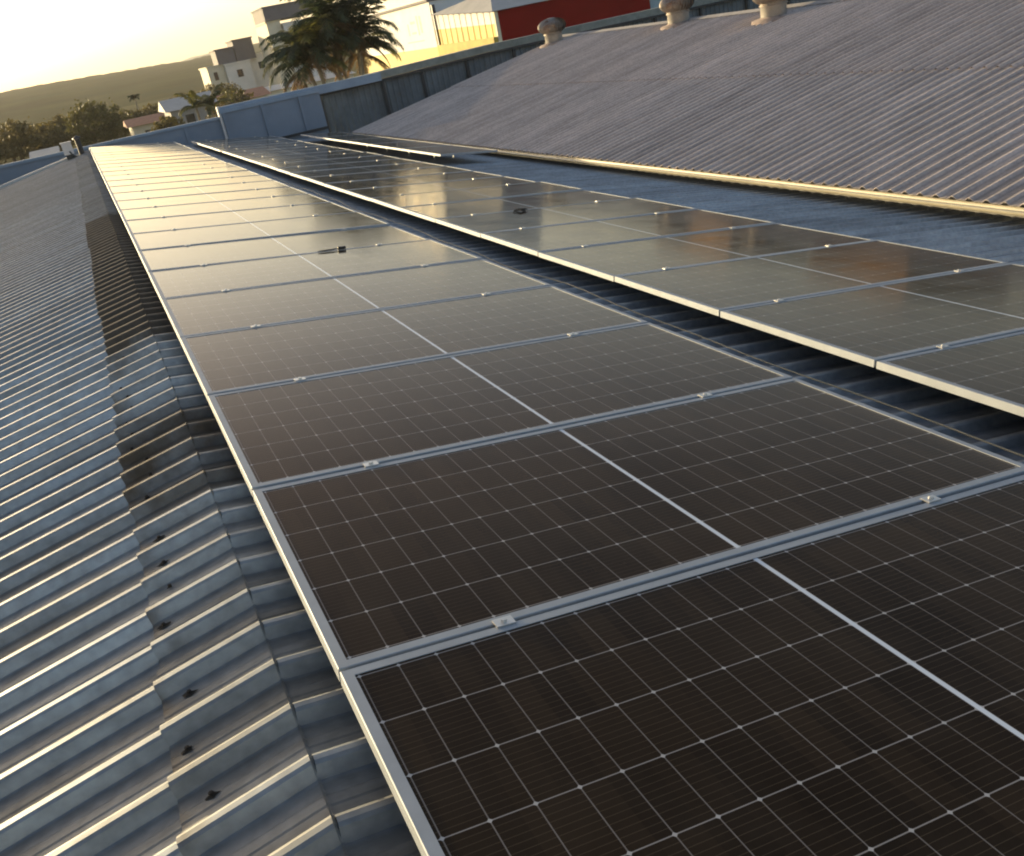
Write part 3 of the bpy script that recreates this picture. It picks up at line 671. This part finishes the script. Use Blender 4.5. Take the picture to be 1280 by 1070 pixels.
def block_building(label, ox, oy, parts, wins, name="apartment_building", cat="building"):
    t = thing(name, label, cat, (ox, oy, GZ)); I = Matrix.Translation((-ox, -oy, -GZ))
    for nm, x0, x1, y0, y1, z0, z1, mm in parts:
        m = MB(); m.box(x0, x1, y0, y1, z0, z1); m.box(x0 - 0.15, x1 + 0.15, y0 - 0.15, y1 + 0.15, z1, z1 + 0.18); tp(m, nm, M_[mm], t, I)
    for x, y, z, w, h in wins:
        m = MB(); m.box(x, x + w, y - 0.05, y + 0.08, z, z + h); wo = tp(m, "window", M_['glassdark'], t, I)
        m = MB(); m.box(x - 0.1, x + w + 0.1, y - 0.14, y + 0.02, z - 0.12, z - 0.002); s_ = m.build("sill", M_['concrete'], wo); s_.matrix_parent_inverse = I
    return t
block_building("white apartment block with dark water tank boxes on its roof, left of the big palm", 25.5, 163,
    [("wall", 24.0, 28.0, 160, 168, GZ, 1.7, 'whitewall'), ("tower", 23.2, 26.1, 160.6, 166, 1.9, 4.0, 'darkwall'), ("stair_tower", 26.3, 29.4, 161.0, 167, 1.9, 4.9, 'darkwall'),
     ("side_wing", 21.3, 23.9, 161, 170, GZ, 1.8, 'cream'), ("side_wing", 28.2, 31.5, 162, 169, GZ, 2.3, 'whitewall')],
    [(25.6, 160, -0.4, 0.9, 1.1), (22.1, 161, -0.2, 0.6, 1.2), (29.6, 162, 0.2, 0.9, 1.0)])
block_building("tall cream apartment block with grey top floor, partly hidden by the palm", 32.5, 152,
    [("wall", 32.6, 38.0, 150, 158, GZ, 5.6, 'whitewall'), ("side_wing", 30.3, 32.4, 150.8, 160, GZ, 6.2, 'cream'), ("top_floor", 30.2, 38.0, 150.4, 159, 6.4, 8.2, 'darkwall')],
    [(34.4, 150, 3.3, 1.0, 1.2), (34.4, 150, 0.3, 1.0, 1.2), (36.5, 150, 3.3, 1.0, 1.2)])

block_building("brown brick block behind the ridge of the right roof, mirrored in the right panel row", 44, 42,
    [("wall", 36.5, 43.0, 46, 54, GZ, 4.0, 'brownbrick'), ("side_wing", 43.2, 52.0, 38, 46, GZ, 4.6, 'brownbrick'), ("side_wing", 32.0, 34.2, 47, 54, GZ, 2.6, 'darkwall'), ("stair_tower", 52.2, 60.0, 36, 42, GZ, 3.6, 'darkwall')],
    [(37.6, 46, 2.0, 1.2, 1.2), (40.4, 46, 2.0, 1.2, 1.2), (45.0, 38, 2.4, 1.4, 1.2), (48.5, 38, 2.4, 1.4, 1.2)])
def house(x, y, w, dep, z, h, wall, roof, label, ridge_x=True):
    t = thing("house", label, "house", (x, y, GZ)); I = Matrix.Translation((-x, -y, -GZ))
    m = MB(); m.box(x, x + w, y, y + dep, GZ, z); tp(m, "wall", M_[wall], t, I)
    m = MB(); e = 0.4
    A = [(x - e, y - e, z + .01), (x + w + e, y - e, z + .01), (x + w + e, y + dep + e, z + .01), (x - e, y + dep + e, z + .01), (x - e, y + dep / 2, z + h), (x + w + e, y + dep / 2, z + h)]
    m.add(A, [(0, 1, 5, 4), (2, 3, 4, 5), (1, 2, 5), (3, 0, 4), (3, 2, 1, 0)]); tp(m, "roof", M_[roof], t, I)
    m = MB(); m.box(x + w * 0.3, x + w * 0.5, y - 0.04, y + 0.03, z - 1.5, z - 0.5); tp(m, "window", M_['glassdark'], t, I)
house(7.2, 84, 3.6, 6, -1.1, 0.9, 'concrete', 'greyroof', "small grey roofed house with pale eave behind the small palm")
house(4.3, 92, 3.2, 6, -1.9, 0.6, 'cream', 'tile', "low cream house with clay roof left of the small palm")
house(-4.4, 96, 1.8, 6, -2.75, 0.4, 'whitewall', 'greyroof', "low white house at the foot of the trees on the far left")
house(12.8, 100, 5.5, 7, -1.9, 0.8, 'cream', 'tile', "cream house with clay tiled roof below the white apartment block")
house(20.5, 118, 12.0, 8, -2.2, 0.5, 'cream', 'greyroof', "long low cream house behind the wall, left of the palm stems")

# ------------------------------------------------------------------ trees and palms
def crown_mesh(mb, c, rx, ry, rz, nclump, nleaf, ls, seed):
    rnd = random.Random(seed)
    for _ in range(nclump):
        while True:
            p = Vector((rnd.uniform(-1, 1), rnd.uniform(-1, 1), rnd.uniform(-0.8, 1)))
            if 0.25 < p.length < 1: break
        q = Vector((c[0] + p.x * rx, c[1] + p.y * ry, c[2] + p.z * rz)); cr = rnd.uniform(0.16, 0.34) * min(rx, rz)
        for _ in range(nleaf):
            d_ = Vector((rnd.gauss(0, 1), rnd.gauss(0, 1), rnd.gauss(0, 0.7))) * cr * 0.6
            o = q + d_
            n_ = Vector((rnd.gauss(0, 1), rnd.gauss(0, 1), rnd.gauss(0.6, 1))).normalized(); a = n_.orthogonal().normalized(); b_ = n_.cross(a)
            s_ = ls * rnd.uniform(0.6, 1.3)
            mb.add([o - a * s_, o + b_ * s_ * 0.55, o + a * s_, o - b_ * s_ * 0.55], [(0, 1, 2, 3)])
def tree(x, y, top, rx, rz, label, group, leaf='leaf', seed=1, nclump=60, nleaf=34, ls=0.16):
    t = thing("tree", label, "tree", (x, y, GZ), (0, 0, 0), group)
    H = top - GZ; cz = H - rz
    m = MB(); m.tube([(0, 0, -0.2), (0.1, 0, H * 0.25), (0, 0.1, max(cz - rz * 0.3, 0.5)), (0.1, 0.1, cz + rz * 0.3)], [0.28, 0.22, 0.16, 0.06], 8)
    rnd = random.Random(seed)
    for i in range(6):
        a = rnd.uniform(0, 2 * PI); z0 = max(cz - rz * 0.6, 0.8) + rnd.uniform(0, rz * 0.5)
        m.tube([(0.05, 0.05, z0), (math.cos(a) * rx * .4, math.sin(a) * rx * .4, z0 + rz * .35), (math.cos(a) * rx * .75, math.sin(a) * rx * .75, z0 + rz * .6)], [0.1, 0.07, 0.02], 6)
    m.build("trunk", M_['trunk'], t)
    m = MB(); crown_mesh(m, (0, 0, cz), rx, rx, rz, nclump, nleaf, ls, seed); m.build("crown", M_[leaf], t)
    return t
tree(2.0, 110, 0.65, 3.0, 2.3, "round dark tree standing above the other trees left of the panels' far end", None, 'leaf', 3, 110, 40, 0.2)
G = "trees below the hill on the far left"
base_tr = tree(-6.3, 112, 0.4, 2.3, 1.9, "bushy olive tree in the tree belt below the hill at the left edge", G, 'leaf2', 5, 80, 36, 0.2)
for i, (x, y, s) in enumerate([(-9.5, 108, 1.0), (-3.6, 116, .92), (-1.4, 120, .95), (-12, 118, 1.0), (-5, 125, .96), (0.2, 126, .95), (3.9, 124, .9), (-15, 112, 1.05), (-8, 128, 1.0), (6.0, 130, .86), (8.6, 128, .84), (-18, 122, 1.02), (10.8, 126, 0.88), (13.5, 132, .9), (16.5, 128, .92), (19, 136, .95)]):
    o = copy_tree(base_tr); o.location = (x, y, GZ); o.scale = (s * 1.05, s * 1.05, s * (0.93 + 0.04 * ((i * 7) % 3 - 1))); o.rotation_euler.z = i * 1.3
G2 = "bushes behind the boundary wall"
bush0 = None
for i, (x, y, top, rr) in enumerate([(5.3, 70, -0.9, 0.9), (6.4, 74, -1.0, .8), (10.2, 78, -0.6, 1.0), (11.5, 80, -0.5, 1.1), (13.2, 84, -0.5, 1.0), (14.2, 96, -0.4, 1.3), (9.1, 62, -1.0, .7)]):
    tree(x, y, top, rr, rr * 0.9, "low scrubby tree showing above the blue wall", G2, 'leaf' if i % 2 else 'leaf2', 20 + i, 26, 30, 0.12)

def frond(mb, base, az, el, length, droop, wl=0.42, nseg=12, rnd=random, mi=0, width=0.03):
    """Arching rachis with paired leaflets."""
    p = Vector(base); pts = [p.copy()]; e = el; dirh = Vector((math.cos(az), math.sin(az), 0))
    for i in range(nseg):
        st = length / nseg
        p = p + (dirh * math.cos(e) + Vector((0, 0, 1)) * math.sin(e)) * st; pts.append(p.copy()); e -= droop / nseg * (0.5 + 1.0 * i / nseg)
    side = dirh.cross(Vector((0, 0, 1)))
    mb.tube(pts, [0.03 * (1 - 0.85 * i / nseg) for i in range(nseg + 1)], 4, mi)
    for i in range(1, nseg):
        a = pts[i]; t_ = (pts[i + 1] - pts[i - 1]).normalized()
        L_ = wl * math.sin(PI * min(1, (i + 1.2) / (nseg + 1.0))) ** 0.6
        for sg in (-1, 1):
            for sub in (0, .33, .66):
                o = a + t_ * (length / nseg) * sub
                dv = (side * sg + t_ * 0.7 + Vector((0, 0, -0.35 + rnd.uniform(-.25, .25)))).normalized()
                tip = o + dv * L_ * rnd.uniform(0.8, 1.15) + Vector((0, 0, -0.08))
                wv = t_ * width
                mid = o + (tip - o) * 0.5 + Vector((0, 0, 0.03))
                mb.add([o - wv * .5, mid - wv, tip, mid + wv, o + wv * .5], [(0, 1, 2, 3, 4)], mi)
def palm(x, y, label, stems, nf, length, mi_mat, seed, wl=0.5, name="palm_tree", dead=0, width=0.03):
    rnd = random.Random(seed); t = thing(name, label, "palm", (x, y, GZ))
    m = MB(); tops = []
    for (dx, dy, h, lean) in stems:
        topp = (dx + lean[0], dy + lean[1], h); tops.append(topp)
        m.tube([(dx, dy, -.2), (dx + lean[0] * .3, dy + lean[1] * .3, h * .5), topp], [0.13, 0.10, 0.075], 8)
    m.build("trunk", M_['palmtrunk'], t)
    m = MB()
    for tpnt in tops:
        for i in range(nf):
            az = 2 * PI * (i + rnd.random() * .6) / nf; el = rnd.uniform(0.25, 1.35)
            frond(m, tpnt, az, el, length * rnd.uniform(0.75, 1.1), rnd.uniform(1.3, 2.2), wl, 12, rnd, 1 if rnd.random() < 0.25 else 0, width)
    for i in range(dead):
        tpnt = rnd.choice(tops); frond(m, (tpnt[0], tpnt[1], tpnt[2] - .1), rnd.uniform(0, 2 * PI), rnd.uniform(-0.6, -0.1), length * .75, 1.0, wl * .6, 10, rnd, 2, width)
    m.build("crown", mi_mat, t)
    return t
h0 = -GZ
palm(11.1, 42, "large dense clumping palm with drooping dark fronds behind the blue wall", [(-0.5, 0, h0 + 1.3, (-.5, 0)), (0.1, 0.2, h0 + 1.9, (0.2, .2)), (0.5, -.1, h0 + 1.5, (.6, 0)), (-.1, -.2, h0 + 2.3, (-.1, -.2)), (0.3, .4, h0 + 0.9, (.9, .3)), (-.3, .4, h0 + 0.8, (-1.0, .3))],
     22, 2.45, [M_['frond'], M_['frond_y'], M_['frond_d']], 4, 0.6, dead=34, width=0.033)
palm(7.75, 70, "small yellow-green palm with arching fronds in front of the far houses", [(0, 0, h0 - 0.8, (0, 0)), (0.5, .2, h0 - 1.0, (.5, 0))], 9, 1.9, [M_['frond_y'], M_['frond'], M_['frond_d']], 9, 0.4, width=0.04)
palm(8.05, 140, "tiny distant palm with a thin stem standing against the hill", [(0, 0, h0 - 0.1, (0.1, 0))], 12, 1.0, [M_['frond'], M_['frond'], M_['frond_d']], 12, 0.3, width=0.05)

# ------------------------------------------------------------------ haze
HZ = MB(); HZ.box(-3500, 4000, -300, 5200, GZ - 1.0, 110)
hm = bpy.data.materials.new("haze_air"); hm.use_nodes = True; hn = hm.node_tree
for n_ in list(hn.nodes):
    if n_.type == 'BSDF_PRINCIPLED': hn.nodes.remove(n_)
pv = hn.nodes.new("ShaderNodeVolumePrincipled"); pv.inputs["Color"].default_value = (0.95, 0.93, 0.88, 1)
pv.inputs["Density"].default_value = 0.00020; pv.inputs["Anisotropy"].default_value = 0.15
hn.links.new(pv.outputs[0], hn.nodes["Material Output"].inputs["Volume"])
tag(HZ.build("haze", hm), kind="stuff")
